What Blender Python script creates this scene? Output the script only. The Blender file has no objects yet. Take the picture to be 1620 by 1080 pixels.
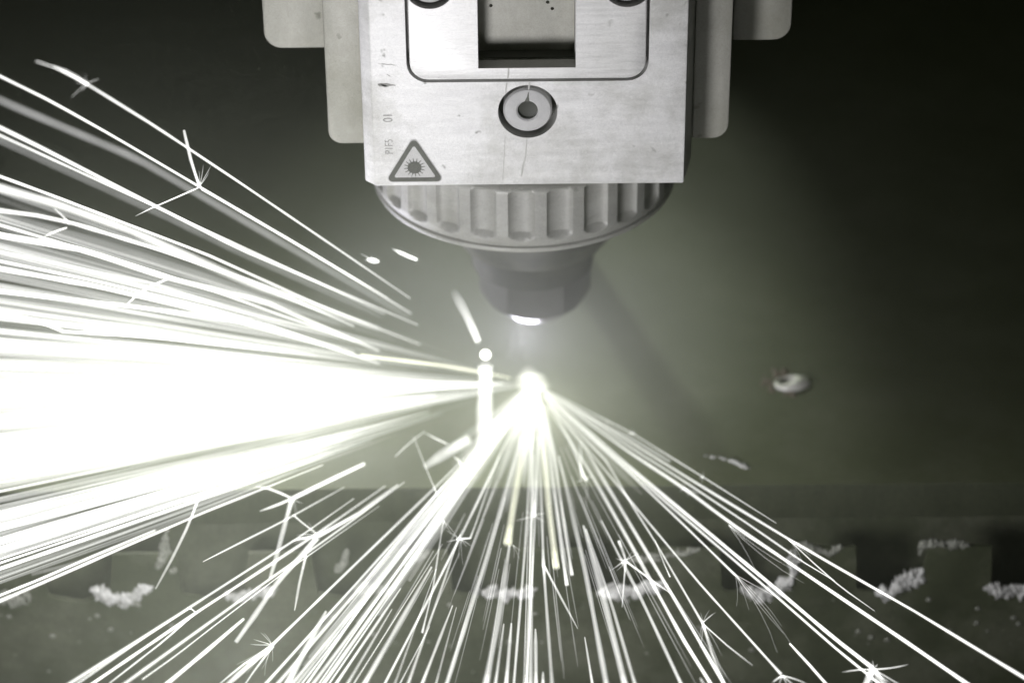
import bpy, bmesh, math, random
import numpy as np
from mathutils import Vector, Matrix, noise
random.seed(11)
sc = bpy.context.scene
COL = sc.collection
MM = 0.001

# ------------------------------------------------------------------ camera
FPX, DIST = 4400.0, 0.968
PITCH, ROLL = math.radians(33), math.radians(0.55)
Fv = Vector((0, math.cos(PITCH), -math.sin(PITCH)))
R0 = Vector((1, 0, 0)); U0 = R0.cross(Fv)
Rv = R0 * math.cos(ROLL) - U0 * math.sin(ROLL)
Uv = U0 * math.cos(ROLL) + R0 * math.sin(ROLL)
CAM = -((846 - 810) / FPX * DIST * Rv - (606 - 540) / FPX * DIST * Uv + DIST * Fv)
cd = bpy.data.cameras.new('camera'); cam = bpy.data.objects.new('camera', cd); COL.objects.link(cam)
cd.sensor_width = 36; cd.lens = 36 * FPX / 1620
cd.clip_start = 0.02; cd.clip_end = 20
cam.matrix_world = Matrix(((Rv.x, Uv.x, -Fv.x, CAM.x), (Rv.y, Uv.y, -Fv.y, CAM.y), (Rv.z, Uv.z, -Fv.z, CAM.z), (0, 0, 0, 1)))
sc.camera = cam
cd.dof.use_dof = True; cd.dof.focus_distance = 0.845; cd.dof.aperture_fstop = 6.3

# ------------------------------------------------------------------ world, exposure
w = bpy.data.worlds.new('World'); sc.world = w; w.use_nodes = True
bg = w.node_tree.nodes['Background']
bg.inputs[0].default_value = (0.75, 1.0, 0.35, 1); bg.inputs[1].default_value = 0.006
sc.view_settings.view_transform = 'Standard'; sc.view_settings.look = 'None'
sc.view_settings.exposure = 0; sc.view_settings.gamma = 1
sc.render.engine = 'CYCLES'
sc.cycles.max_bounces = 5; sc.cycles.diffuse_bounces = 2; sc.cycles.glossy_bounces = 2
sc.cycles.transparent_max_bounces = 200; sc.cycles.volume_bounces = 0
sc.cycles.sample_clamp_indirect = 2
sc.cycles.use_denoising = True
sc.cycles.use_adaptive_sampling = True; sc.cycles.adaptive_threshold = 0.03; sc.cycles.adaptive_min_samples = 16
sc.cycles.volume_step_rate = 3; sc.cycles.volume_max_steps = 64

# ------------------------------------------------------------------ lamps
def lamp(name, kind, loc, power, col=(1, 1, 1), size=0.01, target=None, **kw):
    d = bpy.data.lights.new(name, kind); o = bpy.data.objects.new(name, d); COL.objects.link(o)
    d.energy = power; d.color = col; o.location = Vector(loc) * MM
    if kind == 'AREA':
        d.shape = 'DISK'; d.size = size
    else:
        d.shadow_soft_size = size
    if target is not None:
        o.rotation_euler = (Vector(target) * MM - o.location).to_track_quat('-Z', 'Y').to_euler()
    for k, v in kw.items(): setattr(d, k, v)
    return o
SPK = (1.0, 0.985, 1.03); HOT = (1.0, 0.97, 1.14)
lamp('spark_light', 'POINT', (-4, -8, 24), 0.055, HOT, 0.006)
lamp('spark_light', 'POINT', (-70, -10, 42), 0.13, HOT, 0.02)
lamp('spark_light', 'POINT', (-150, -10, 46), 0.17, HOT, 0.03)
lamp('spark_light', 'POINT', (-78, -255, 76), 2.0, SPK, 0.03)
lamp('spark_light', 'POINT', (45, -235, 46), 0.09, SPK, 0.03)
lamp('added_rear_spot', 'SPOT', (-250, 900, 500), 15.0, (0.92, 1.0, 0.80), 0.02, (28, 40, 0), spot_size=math.radians(9), spot_blend=0.9)  # made-up rear spot that throws the rod's shadow band across the sheet
lamp('added_rear_spot', 'SPOT', (20, 900, 480), 3.4, (0.92, 1.0, 0.80), 0.02, (0, 70, 0), spot_size=math.radians(13.4), spot_blend=0.08)  # made-up rear spot whose cone edge draws the border of the light shaft

# ------------------------------------------------------------------ helpers
def unproj(x, y, axis, v):
    d = Fv + (x - 810) / FPX * Rv + (540 - y) / FPX * Uv
    return CAM + d * ((v * MM - CAM[axis]) / d[axis])
def px_of(p):
    d = Vector(p) - CAM; z = d.dot(Fv)
    return 810 + FPX * d.dot(Rv) / z, 540 - FPX * d.dot(Uv) / z
def link(name, bm_or_me, mat, parent=None, smooth=False, kind=None):
    if isinstance(bm_or_me, bmesh.types.BMesh):
        me = bpy.data.meshes.new(name); bm_or_me.to_mesh(me); bm_or_me.free()
    else:
        me = bm_or_me; me.name = name
    if mat is not None:
        me.materials.clear(); me.materials.append(mat)
    if smooth is True:
        me.shade_smooth()
    elif smooth:
        me.shade_smooth(); me.set_sharp_from_angle(angle=math.radians(smooth))
    o = bpy.data.objects.new(name, me); COL.objects.link(o)
    if parent is not None: o.parent = parent
    if kind: o['kind'] = kind
    return o
def tag(o, label, cat, group=None):
    o['label'] = label; o['category'] = cat
    if group: o['group'] = group
    return o
def empty(name, loc=(0, 0, 0)):
    o = bpy.data.objects.new(name, None); COL.objects.link(o); o.location = Vector(loc) * MM
    o.empty_display_size = 0.02
    return o
def prism(poly, a0, a1, axis='y', bev=0.0, segs=2):
    """poly of 2-D points (mm) extruded along an axis: 'y' -> points are (x,z); 'z' -> points are (x,y)"""
    bm = bmesh.new()
    def P(p, a): return Vector((p[0], a, p[1])) * MM if axis == 'y' else Vector((p[0], p[1], a)) * MM
    A = [bm.verts.new(P(p, a0)) for p in poly]; B = [bm.verts.new(P(p, a1)) for p in poly]
    n = len(poly)
    bm.faces.new(A); bm.faces.new(B[::-1])
    for i in range(n):
        j = (i + 1) % n
        bm.faces.new((A[j], A[i], B[i], B[j]))
    bmesh.ops.recalc_face_normals(bm, faces=bm.faces)
    if bev > 0:
        bmesh.ops.bevel(bm, geom=[e for e in bm.edges if e.calc_face_angle(0) > 0.5], offset=bev * MM, segments=segs, affect='EDGES', profile=0.5)
    return bm
def rrect(x0, z0, x1, z1, r, n=6, corners=(1, 1, 1, 1)):
    pts = []
    for k, (cx, cz, a) in enumerate(((x0 + r, z0 + r, 180), (x1 - r, z0 + r, 270), (x1 - r, z1 - r, 0), (x0 + r, z1 - r, 90))):
        if corners[k]:
            for i in range(n + 1):
                t = math.radians(a + 90 * i / n)
                pts.append((cx + r * math.cos(t), cz + r * math.sin(t)))
        else:
            pts.append(((x0, z0), (x1, z0), (x1, z1), (x0, z1))[k])
    return pts
def circle(cx, cz, r, n=48):
    return [(cx + r * math.cos(2 * math.pi * i / n), cz + r * math.sin(2 * math.pi * i / n)) for i in range(n)]
def lathe(prof, n=64, cx=0.0, cy=0.0, cap=True, rfun=None, axis='z'):
    """prof: list of (r, z) in mm"""
    bm = bmesh.new(); rings = []
    for k, (r, z) in enumerate(prof):
        ring = []
        for i in range(n):
            t = 2 * math.pi * i / n
            rr = rfun(k, t, r, z) if rfun else r
            p = (cx + rr * math.cos(t), cy + rr * math.sin(t), z) if axis == 'z' else (cx + rr * math.cos(t), z, cy + rr * math.sin(t))
            ring.append(bm.verts.new(Vector(p) * MM))
        rings.append(ring)
    for a, b in zip(rings, rings[1:]):
        for i in range(n):
            j = (i + 1) % n
            bm.faces.new((a[i], a[j], b[j], b[i]))
    if cap:
        bm.faces.new(rings[0][::-1]); bm.faces.new(rings[-1])
    bmesh.ops.recalc_face_normals(bm, faces=bm.faces)
    return bm
def cut(bm, cutters):
    """boolean difference of several bmeshes, returned as mesh data"""
    me = bpy.data.meshes.new('work'); bm.to_mesh(me); bm.free()
    o = bpy.data.objects.new('work', me); COL.objects.link(o); tmp = []
    for c in cutters:
        cm = bpy.data.meshes.new('cutter'); c.to_mesh(cm); c.free()
        co = bpy.data.objects.new('cutter', cm); COL.objects.link(co); tmp.append(co)
        m = o.modifiers.new('b', 'BOOLEAN'); m.operation = 'DIFFERENCE'; m.object = co; m.solver = 'EXACT'
    dg = bpy.context.evaluated_depsgraph_get(); dg.update()
    res = bpy.data.meshes.new_from_object(o.evaluated_get(dg))
    bpy.data.objects.remove(o)
    for t in tmp: bpy.data.objects.remove(t)
    return res

# ------------------------------------------------------------------ materials
def new_mat(name):
    m = bpy.data.materials.new(name); m.use_nodes = True
    nt = m.node_tree; b = nt.nodes['Principled BSDF']
    return m, nt, b
def N(nt, t, **kw):
    n = nt.nodes.new(t)
    for k, v in kw.items(): setattr(n, k, v)
    return n
def metal(name, c0, c1, rough=(0.35, 0.55), metallic=0.3, scale=(60, 60, 60), bump=0.03, spots=0.0, spot_scale=220, grime=0.0, speck=0.0):
    m, nt, b = new_mat(name); L = nt.links.new
    tc = N(nt, 'ShaderNodeTexCoord'); mp = N(nt, 'ShaderNodeMapping'); mp.inputs['Scale'].default_value = scale
    L(tc.outputs['Object'], mp.inputs['Vector'])
    nz = N(nt, 'ShaderNodeTexNoise'); nz.inputs['Scale'].default_value = 1.0; nz.inputs['Detail'].default_value = 6; nz.inputs['Roughness'].default_value = 0.65
    L(mp.outputs[0], nz.inputs['Vector'])
    cr = N(nt, 'ShaderNodeValToRGB'); cr.color_ramp.elements[0].position = 0.3; cr.color_ramp.elements[1].position = 0.7
    cr.color_ramp.elements[0].color = (*c0, 1); cr.color_ramp.elements[1].color = (*c1, 1)
    L(nz.outputs['Fac'], cr.inputs[0]); colour = cr.outputs[0]
    if spots > 0:
        n2 = N(nt, 'ShaderNodeTexNoise'); n2.inputs['Scale'].default_value = spot_scale; n2.inputs['Detail'].default_value = 3
        L(tc.outputs['Object'], n2.inputs['Vector'])
        r2 = N(nt, 'ShaderNodeValToRGB'); r2.color_ramp.elements[0].position = 0.69; r2.color_ramp.elements[1].position = 0.76
        L(n2.outputs['Fac'], r2.inputs[0])
        mx = N(nt, 'ShaderNodeMixRGB'); mx.blend_type = 'MIX'; mx.inputs[2].default_value = (0.09, 0.095, 0.07, 1)
        mu = N(nt, 'ShaderNodeMath', operation='MULTIPLY'); mu.inputs[1].default_value = spots
        L(r2.outputs[0], mu.inputs[0]); L(mu.outputs[0], mx.inputs[0]); L(colour, mx.inputs[1]); colour = mx.outputs[0]
    if grime > 0:
        n3 = N(nt, 'ShaderNodeTexNoise'); n3.inputs['Scale'].default_value = 28; n3.inputs['Detail'].default_value = 8; n3.inputs['Roughness'].default_value = 0.7
        L(tc.outputs['Object'], n3.inputs['Vector'])
        r3 = N(nt, 'ShaderNodeValToRGB'); r3.color_ramp.elements[0].position = 0.45; r3.color_ramp.elements[1].position = 0.75
        L(n3.outputs['Fac'], r3.inputs[0])
        mx = N(nt, 'ShaderNodeMixRGB'); mx.inputs[2].default_value = (0.22, 0.22, 0.17, 1)
        mu = N(nt, 'ShaderNodeMath', operation='MULTIPLY'); mu.inputs[1].default_value = grime
        L(r3.outputs[0], mu.inputs[0]); L(mu.outputs[0], mx.inputs[0]); L(colour, mx.inputs[1]); colour = mx.outputs[0]
    if speck > 0:
        n4 = N(nt, 'ShaderNodeTexNoise'); n4.inputs['Scale'].default_value = 1900; n4.inputs['Detail'].default_value = 2; n4.inputs['Roughness'].default_value = 0.8
        L(tc.outputs['Object'], n4.inputs['Vector'])
        r4 = N(nt, 'ShaderNodeMapRange'); r4.inputs[1].default_value = 0.3; r4.inputs[2].default_value = 0.7; r4.inputs[3].default_value = 1 - speck; r4.inputs[4].default_value = 1 + speck
        L(n4.outputs['Fac'], r4.inputs[0])
        mx = N(nt, 'ShaderNodeVectorMath', operation='SCALE'); L(colour, mx.inputs[0]); L(r4.outputs[0], mx.inputs['Scale']); colour = mx.outputs[0]
    L(colour, b.inputs['Base Color'])
    b.inputs['Metallic'].default_value = metallic
    mr = N(nt, 'ShaderNodeMapRange'); mr.inputs[3].default_value = rough[0]; mr.inputs[4].default_value = rough[1]
    L(nz.outputs['Fac'], mr.inputs[0]); L(mr.outputs[0], b.inputs['Roughness'])
    bp = N(nt, 'ShaderNodeBump'); bp.inputs['Strength'].default_value = bump; bp.inputs['Distance'].default_value = 0.001
    L(nz.outputs['Fac'], bp.inputs['Height']); L(bp.outputs[0], b.inputs['Normal'])
    return m
M_BODY = metal('anodised_aluminium', (0.57, 0.57, 0.555), (0.70, 0.70, 0.68), (0.42, 0.6), 0.1, (60, 60, 420), 0.08, 0.7, 230, 0.75, speck=0.1)
M_PANEL = metal('brushed_aluminium', (0.50, 0.50, 0.485), (0.66, 0.66, 0.64), (0.35, 0.6), 0.25, (60, 60, 900), 0.12, 0.3, 240, 0.2, speck=0.1)
M_PLATE = metal('worn_aluminium', (0.29, 0.29, 0.25), (0.38, 0.375, 0.33), (0.45, 0.65), 0.15, (140, 140, 60), 0.06, 0.8, 170,  0.8, speck=0.1)
M_NUT = metal('nut_steel', (0.25, 0.25, 0.23), (0.325, 0.325, 0.30), (0.42, 0.6), 0.15, (90, 90, 200), 0.05, 0.3, 300, 0.4, speck=0.12)
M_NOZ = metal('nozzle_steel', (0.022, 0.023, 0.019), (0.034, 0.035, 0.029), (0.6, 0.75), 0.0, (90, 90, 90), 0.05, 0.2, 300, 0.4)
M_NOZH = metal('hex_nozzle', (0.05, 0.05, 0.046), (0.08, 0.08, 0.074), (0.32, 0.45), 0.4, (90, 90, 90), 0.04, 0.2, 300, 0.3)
M_SCREW = metal('turned_steel', (0.40, 0.40, 0.39), (0.50, 0.50, 0.49), (0.6, 0.75), 0.0, (200, 200, 200), 0.03, 0.4, 400, 0.1)
M_DARK = metal('dark_steel_and_shade', (0.02, 0.022, 0.015), (0.034, 0.037, 0.026), (0.5, 0.7), 0.1, (80, 80, 80), 0.05)  # dark steel; also puts shade into the ledge, socket and counterbore colours
M_SHEET = metal('mill_scale_sheet', (0.068, 0.079, 0.036), (0.092, 0.105, 0.052), (0.5, 0.68), 0.1, (26, 26, 26), 0.04, 0.3, 190, 0.25, speck=0.4)
M_EDGE = metal('cut_sheet_edge', (0.036, 0.041, 0.023), (0.052, 0.058, 0.033), (0.5, 0.7), 0.1, (300, 30, 30), 0.1, speck=0.4)
M_SLAT = metal('scorched_slat', (0.024, 0.029, 0.012), (0.044, 0.051, 0.024), (0.55, 0.75), 0.05, (70, 70, 70), 0.15, 0.6, 160, 0.4, speck=0.4)
M_CRUST = metal('white_dross', (0.22, 0.22, 0.205), (0.74, 0.74, 0.72), (0.7, 0.9), 0.0, (330, 330, 330), 0.8)
M_PRINT = metal('print_ink', (0.065, 0.068, 0.055), (0.10, 0.104, 0.085), (0.6, 0.7), 0.0, (500, 500, 500), 0.02)
M_FADED = metal('faded_ink', (0.17, 0.17, 0.15), (0.36, 0.36, 0.34), (0.6, 0.7), 0.0, (900, 900, 900), 0.02)
M_LABEL = metal('label_film', (0.40, 0.40, 0.38), (0.46, 0.46, 0.44), (0.4, 0.5), 0.0, (200, 200, 200), 0.02)
M_FLOOR = metal('pit_floor', (0.02, 0.021, 0.015), (0.04, 0.042, 0.03), (0.8, 0.9), 0.0, (20, 20, 20), 0.1)

def spark_mat(name, k, col=(1, 1, 0.95), p=1.0):
    """glowing gas thread: an optically thin emitter, so light follows the length of the line of sight through it"""
    m = bpy.data.materials.new(name); m.use_nodes = True; nt = m.node_tree; nt.nodes.clear(); L = nt.links.new
    out = N(nt, 'ShaderNodeOutputMaterial'); ad = N(nt, 'ShaderNodeAddShader'); tr = N(nt, 'ShaderNodeBsdfTransparent'); em = N(nt, 'ShaderNodeEmission')
    lw = N(nt, 'ShaderNodeLayerWeight'); lw.inputs['Blend'].default_value = 0.5
    s = N(nt, 'ShaderNodeMath', operation='SUBTRACT'); s.inputs[0].default_value = 1.0; L(lw.outputs['Facing'], s.inputs[1])
    pw = N(nt, 'ShaderNodeMath', operation='POWER'); pw.inputs[1].default_value = p; L(s.outputs[0], pw.inputs[0])
    at = N(nt, 'ShaderNodeAttribute'); at.attribute_name = 'glow_level'
    m1 = N(nt, 'ShaderNodeMath', operation='MULTIPLY'); L(pw.outputs[0], m1.inputs[0]); L(at.outputs['Fac'], m1.inputs[1])
    m2 = N(nt, 'ShaderNodeMath', operation='MULTIPLY'); m2.inputs[1].default_value = k * 0.5; L(m1.outputs[0], m2.inputs[0])
    em.inputs[0].default_value = (*col, 1); L(m2.outputs[0], em.inputs[1])
    L(tr.outputs[0], ad.inputs[0]); L(em.outputs[0], ad.inputs[1]); L(ad.outputs[0], out.inputs[0])
    m.cycles.emission_sampling = 'NONE'
    return m
M_SPK = spark_mat('spark_white', 2.7, (1, 1, 0.97), 2.0)
M_YEL = spark_mat('spark_yellow', 2.4, (1, 1, 0.8), 1.8)
M_DIM = spark_mat('spark_dim', 0.55, (1, 1, 0.98), 1.3)
M_JET = spark_mat('jet_glow', 0.5, (1, 1, 0.98), 1.3)
M_SOFT = spark_mat('spark_soft', 1.7, (1, 1, 0.98), 1.4)
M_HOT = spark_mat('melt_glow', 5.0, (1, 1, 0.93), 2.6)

# ------------------------------------------------------------------ sheet, slats, pit
EY = -61.3
sheet_poly = [(-600, EY), (600, EY), (600, 900), (-600, 900)]
bm = prism(sheet_poly, -14, 0, 'z', 0.5, 2)
hole = lathe([(3.2, -20), (3.2, 5)], 24, 88.3, -1.1)
sheet_me = cut(bm, [hole])
sheet = link('steel_sheet', sheet_me, M_SHEET, None, 30)
sheet.data.materials.append(M_EDGE)
for p in sheet.data.polygons:
    if p.normal.y < -0.9: p.material_index = 1
tag(sheet, 'thick dark steel sheet under the cutting head, its straight front edge above the slats', 'steel sheet')
# raised dross lip round the pierced hole
def lumpy(bm, c, r, sub=1, squash=(1, 1, 1), amp=0.3):
    res = bmesh.ops.create_icosphere(bm, subdivisions=sub, radius=r * MM)
    off = Vector((random.random() * 50, random.random() * 50, random.random() * 50))
    for v in res['verts']:
        d = v.co.normalized()
        v.co *= 1 + amp * noise.noise(d * 1.7 + off)
        v.co = Vector((v.co.x * squash[0], v.co.y * squash[1], v.co.z * squash[2])) + Vector(c) * MM
def ring_lip(cx, cy, r, hgt):
    bm = bmesh.new(); nu, nv = 40, 12; V = []
    for i in range(nu):
        a = 2 * math.pi * i / nu
        th = 0.35 + 2.6 * (0.5 + 0.5 * math.cos(a + 0.55)) ** 1.6 + 0.25 * noise.noise(Vector((math.cos(a) * 2, math.sin(a) * 2, 3)))
        row = []
        for j in range(nv):
            b = 2 * math.pi * j / nv
            rr = r + th * math.cos(b)
            row.append(bm.verts.new(Vector((cx + 1.28 * rr * math.cos(a) + 0.25 * rr * math.sin(a), cy + 0.95 * rr * math.sin(a), hgt * th * 0.5 * math.sin(b) + 0.3)) * MM))
        V.append(row)
    for i in range(nu):
        for j in range(nv):
            bm.faces.new((V[i][j], V[(i + 1) % nu][j], V[(i + 1) % nu][(j + 1) % nv], V[i][(j + 1) % nv]))
    bmesh.ops.recalc_face_normals(bm, faces=bm.faces)
    return bm
M_LIP = metal('bright_dross_lip', (0.55, 0.54, 0.50), (0.8, 0.79, 0.75), (0.3, 0.5), 0.3, (300, 300, 300), 0.3)

M_PLUG = metal('grey_slag', (0.17, 0.165, 0.145), (0.34, 0.33, 0.30), (0.5, 0.7), 0.1, (400, 400, 400), 0.4)
M_BROWN = metal('heat_tint', (0.13, 0.10, 0.075), (0.2, 0.16, 0.12), (0.5, 0.7), 0.1, (300, 300, 300), 0.1)
bm = bmesh.new()
for i in range(34):
    a = random.uniform(1.2, 5.0); r = random.uniform(4.5, 9.5)
    lumpy(bm, (87 + r * 0.9 * math.cos(a), -1 + r * 0.9 * math.sin(a), 0.1), random.uniform(0.4, 1.0), 1, (1.3, 1.2, 0.4))
link('spatter_ring', bm, M_BROWN, sheet, True, 'stuff')
bm = bmesh.new()
path = [(1118, 721), (1132, 723), (1146, 725), (1158, 729), (1166, 733), (1176, 737), (1186, 741)]
for i in range(46):
    t = random.random() * (len(path) - 1); k = int(t); f = t - k
    x = path[k][0] * (1 - f) + path[k + 1][0] * f; y = path[k][1] * (1 - f) + path[k + 1][1] * f
    p = unproj(x + random.gauss(0, 1.5), y + random.gauss(0, 1.2), 2, 0.2) / MM
    lumpy(bm, p, random.choice((0.25, 0.3, 0.4, 0.75)), 1, (1.3, 1, 0.7))
sp = link('spatter_streak', bm, M_CRUST, None, True)
tag(sp, 'short broken streak of pale spatter lying on the sheet right of the spark fan', 'spatter')

SLY = -77.0
bed = empty('slat_bed', (0, 20, -125))
tag(bed, 'dark slat bed under the sheet, its front notches crusted with white dross', 'slat bed')
def in_bed(o):
    o.parent = bed; o.matrix_parent_inverse = Matrix.Translation(-bed.location)
    return o
def slat_profile(offset, x0=-600, x1=600):
    pts = [(x0, -125)]
    step = 44.6
    # valley / tooth corners measured on the front slat
    k = -20; top = []
    while True:
        xs = 83.5 + offset + k * step
        if xs > x1 + 40: break
        if xs > x0 - 60:
            top += [(xs - 22.5, -13.0 - 1.5), (xs - 21, -32.0), (xs - 10, -33.5), (xs - 1, -31.0), (xs, -14.6)] if False else [(xs - 24.0, -14.4), (xs - 22.5, -31.5), (xs - 12, -34.0), (xs - 2, -31.0), (xs, -14.4)]
        k += 1
    top = [p for p in top if x0 < p[0] < x1]
    # small burnt irregularities on the edge
    out = []
    for a, b in zip(top, top[1:]):
        n = max(1, int(abs(b[0] - a[0]) / 3.0 + abs(b[1] - a[1]) / 3.0))
        for i in range(n):
            t = i / n; x = a[0] + (b[0] - a[0]) * t; z = a[1] + (b[1] - a[1]) * t
            d = 0.7 * noise.noise(Vector((x * 0.35, z * 0.35, offset)))
            out.append((x + d * 0.6, min(z + d, -14.05)))
    out.append(top[-1])
    return pts + out + [(x1, out[-1][1]), (x1, -125)]
def slat(y, offset, label):
    s = link('slat', prism(slat_profile(offset)[::-1], y, y + 1.6, 'y'), M_SLAT, None)
    s['label'] = label
    return in_bed(s)
s0 = slat(SLY, 0, 'front notched support slat crusted with white dross, below the sheet edge')
bar = link('gap_fill_bar', prism([(-600, -110), (600, -110), (600, -14.6), (-600, -14.6)], SLY + 23, SLY + 29, 'y', 0.4), M_SLAT, None, 30)  # bar added behind the notches to lift and even the tone of the gaps
in_bed(bar)
for i in range(2, 4):
    slat(SLY + (27, 120, 212)[i - 1], (22.3, 9, 31)[i - 1], 'burnt notched slat in the dark under the sheet, %s behind the front slat' % ('', 'first', 'second')[i - 1])
def resample_px(px, n):
    cum = [0]
    for a, b in zip(px, px[1:]): cum.append(cum[-1] + math.hypot(b[0] - a[0], b[1] - a[1]))
    out = []
    for i in range(n):
        d = cum[-1] * i / (n - 1); k = 0
        while k < len(px) - 2 and cum[k + 1] < d: k += 1
        f = (d - cum[k]) / max(1e-6, cum[k + 1] - cum[k])
        out.append((px[k][0] * (1 - f) + px[k + 1][0] * f, px[k][1] * (1 - f) + px[k + 1][1] * f))
    return out
def fuse(bm, vox):
    """melt overlapping lumps into one rough mass"""
    me = bpy.data.meshes.new('work'); bm.to_mesh(me); bm.free()
    o = bpy.data.objects.new('work', me); COL.objects.link(o)
    m = o.modifiers.new('r', 'REMESH'); m.mode = 'VOXEL'; m.voxel_size = vox * MM
    m = o.modifiers.new('s', 'SMOOTH'); m.factor = 0.5; m.iterations = 10
    dg = bpy.context.evaluated_depsgraph_get(); dg.update()
    res = bpy.data.meshes.new_from_object(o.evaluated_get(dg)); bpy.data.objects.remove(o)
    for v in res.vertices:
        n = noise.noise(v.co * 420) * 0.5 + noise.noise(v.co * 1100) * 0.4 + noise.noise(v.co * 2900) * 0.25
        v.co += v.normal * n * MM
    return res
link('pierce_rim', ring_lip(88.2, -1.3, 3.5, 1.3), M_LIP, sheet, True)
bm = bmesh.new()
for i in range(26): lumpy(bm, (88.0 + random.gauss(0.3, 1.2), -1.1 + random.gauss(-0.2, 1.2), -0.6), random.uniform(0.7, 1.3), 2, (1.2, 1.1, 0.7))
link('slag_plug', fuse(bm, 0.25), M_PLUG, sheet, True)
# white dross crust in the notches: (px polyline, thickness px, lumps, brightness)
crusts = [
    ([(1172, 930), (1200, 940), (1230, 935), (1252, 918), (1257, 895), (1257, 868)], 9, 190, 1),
    ([(1262, 862), (1290, 868), (1312, 874), (1334, 864)], 5, 60, 0),
    ([(1384, 938), (1405, 938), (1430, 922), (1452, 912), (1462, 900)], 10, 190, 1),
    ([(1455, 878), (1458, 862), (1480, 858), (1510, 862), (1534, 864)], 6, 90, 0),
    ([(1556, 928), (1580, 932), (1610, 934), (1640, 932)], 8, 130, 1),
    ([(944, 940), (970, 938), (1000, 938), (1030, 928), (1056, 926)], 9, 170, 1),
    ([(990, 888), (1030, 884), (1070, 876), (1108, 868)], 5, 80, 0),
    ([(762, 938), (790, 940), (820, 936), (850, 930)], 8, 150, 1),
    ([(640, 905), (655, 885), (680, 875)], 5, 40, 0),
    ([(560, 930), (590, 935), (628, 935)], 7, 70, 0),
    ([(355, 940), (380, 944), (410, 936), (440, 930)], 8, 130, 1),
    ([(530, 905), (545, 890), (550, 870)], 5, 40, 0),
    ([(142, 932), (165, 940), (190, 948), (215, 940), (243, 928)], 9, 190, 1),
    ([(210, 950), (226, 962)], 5, 30, 0),
    ([(246, 902), (258, 880), (262, 850), (265, 838)], 8, 70, 0),
    ([(268, 905), (280, 900)], 5, 24, 0),
    ([(-10, 945), (20, 950), (48, 940)], 11, 80, 0),
]
M_CRUSTD = metal('grey_dross', (0.13, 0.135, 0.11), (0.27, 0.275, 0.24), (0.7, 0.9), 0.0, (420, 420, 420), 0.6)
def fbm(x, y, z=0.0, o=4):
    v = 0.0; am = 0.5; f = 1.0
    for _ in range(o):
        v += am * noise.noise(Vector((x * f, y * f, z + 7.3 * f))); am *= 0.55; f *= 2.1
    return v
for ci, (poly, th, n, bright) in enumerate(crusts):
    """a ragged smear of slag: frayed outline, lumpy relief standing off the slat face"""
    bm = bmesh.new(); cum = [0]
    for a, b in zip(poly, poly[1:]): cum.append(cum[-1] + math.hypot(b[0] - a[0], b[1] - a[1]))
    Lc = cum[-1]; nu = max(14, int(Lc / 1.5)); nv = 22; V = []
    cen = resample_px(poly, nu)
    for i, (cx, cy) in enumerate(cen):
        c0 = cen[max(0, i - 3)]; c1 = cen[min(nu - 1, i + 3)]
        tx, ty = c1[0] - c0[0], c1[1] - c0[1]; tl = math.hypot(tx, ty) or 1; nx, ny = -ty / tl, tx / tl
        u = i / (nu - 1); env = min(1, (u + 0.02) * 6, (1.02 - u) * 6) ** 0.6
        row = []
        for j in range(nv):
            q = -1 + 2 * j / (nv - 1)
            side = 1 if q > 0 else -1
            wdt = th * (0.95 + 1.5 * fbm(u * Lc * 0.045, side * 3.0 + ci * 11) + 1.2 * fbm(u * Lc * 0.16, side * 9.0 + ci * 5)) * env
            wdt = max(1.2, wdt) * (1.25 if bright and q * ny > 0 else 1.0)
            px_, py_ = cx + nx * q * wdt, cy + ny * q * wdt
            p = unproj(px_, py_, 1, SLY)
            hgt = (1 - q * q) ** 0.6 * (1.0 + 2.6 * fbm(p.x * 260, p.z * 260, ci) + 1.8 * fbm(p.x * 900, p.z * 900, ci))
            row.append(bm.verts.new(Vector((p.x, SLY * MM - max(0.0, hgt) * (1.3 if bright else 0.8) * env * MM + 0.15 * MM, p.z))))
        V.append(row)
    for r0, r1 in zip(V, V[1:]):
        for j in range(nv - 1): bm.faces.new((r0[j], r0[j + 1], r1[j + 1], r1[j]))
    g = bmesh.ops.extrude_face_region(bm, geom=bm.faces[:])
    for v in [e for e in g['geom'] if isinstance(e, bmesh.types.BMVert)]: v.co.y = SLY * MM + 0.9 * MM
    bmesh.ops.recalc_face_normals(bm, faces=bm.faces)
    link('dross_crust', bm, M_CRUST if bright else M_CRUSTD, s0, True, 'stuff')
bm = bmesh.new()
for i in range(70):
    x = random.uniform(-30, 1650); y = random.gauss(985, 40)
    if y < 945: continue
    p = unproj(x, y, 1, SLY) / MM
    lumpy(bm, (p.x, SLY - 0.05, p.z), random.choice((0.25, 0.35, 0.5, 0.9)), 1, (1.3, 0.4, 1))
link('spatter_speck', bm, M_CRUSTD, s0, True, 'stuff')
fl = link('pit_floor', prism([(-900, -900), (900, -900), (900, 1100), (-900, 1100)], -240, -230, 'z'), M_FLOOR, None, False, 'structure')

# ------------------------------------------------------------------ cutting head
head = empty('laser_cutting_head', (-2, 0, 30))
tag(head, 'pale metal laser cutting head with fluted ring and nozzle hanging over the sheet', 'cutting head')
def part(name, bm, mat, smooth=30, parent=None, kind=None):
    o = link(name, bm, mat, None, smooth, kind)
    p = parent or head
    o.parent = p; o.matrix_parent_inverse = (Matrix.Translation(head.location)).inverted()
    return o
def subpart(name, bm, mat, parent, smooth=30):
    o = link(name, bm, mat, None, smooth); o.parent = parent
    return o
FY = -53.0; TOPZ = 250
plan = [(-53, -49.8), (-49.8, FY), (46, FY), (49.2, -37.0), (49.2, 22), (-53, 22)]
body_bm = prism(plan, 109.6, TOPZ, 'z')
es = [e for e in body_bm.edges if all(v.co.z < 0.11 for v in e.verts)]
bmesh.ops.bevel(body_bm, geom=es, offset=0.9 * MM, segments=3, affect='EDGES', profile=0.5)
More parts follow.
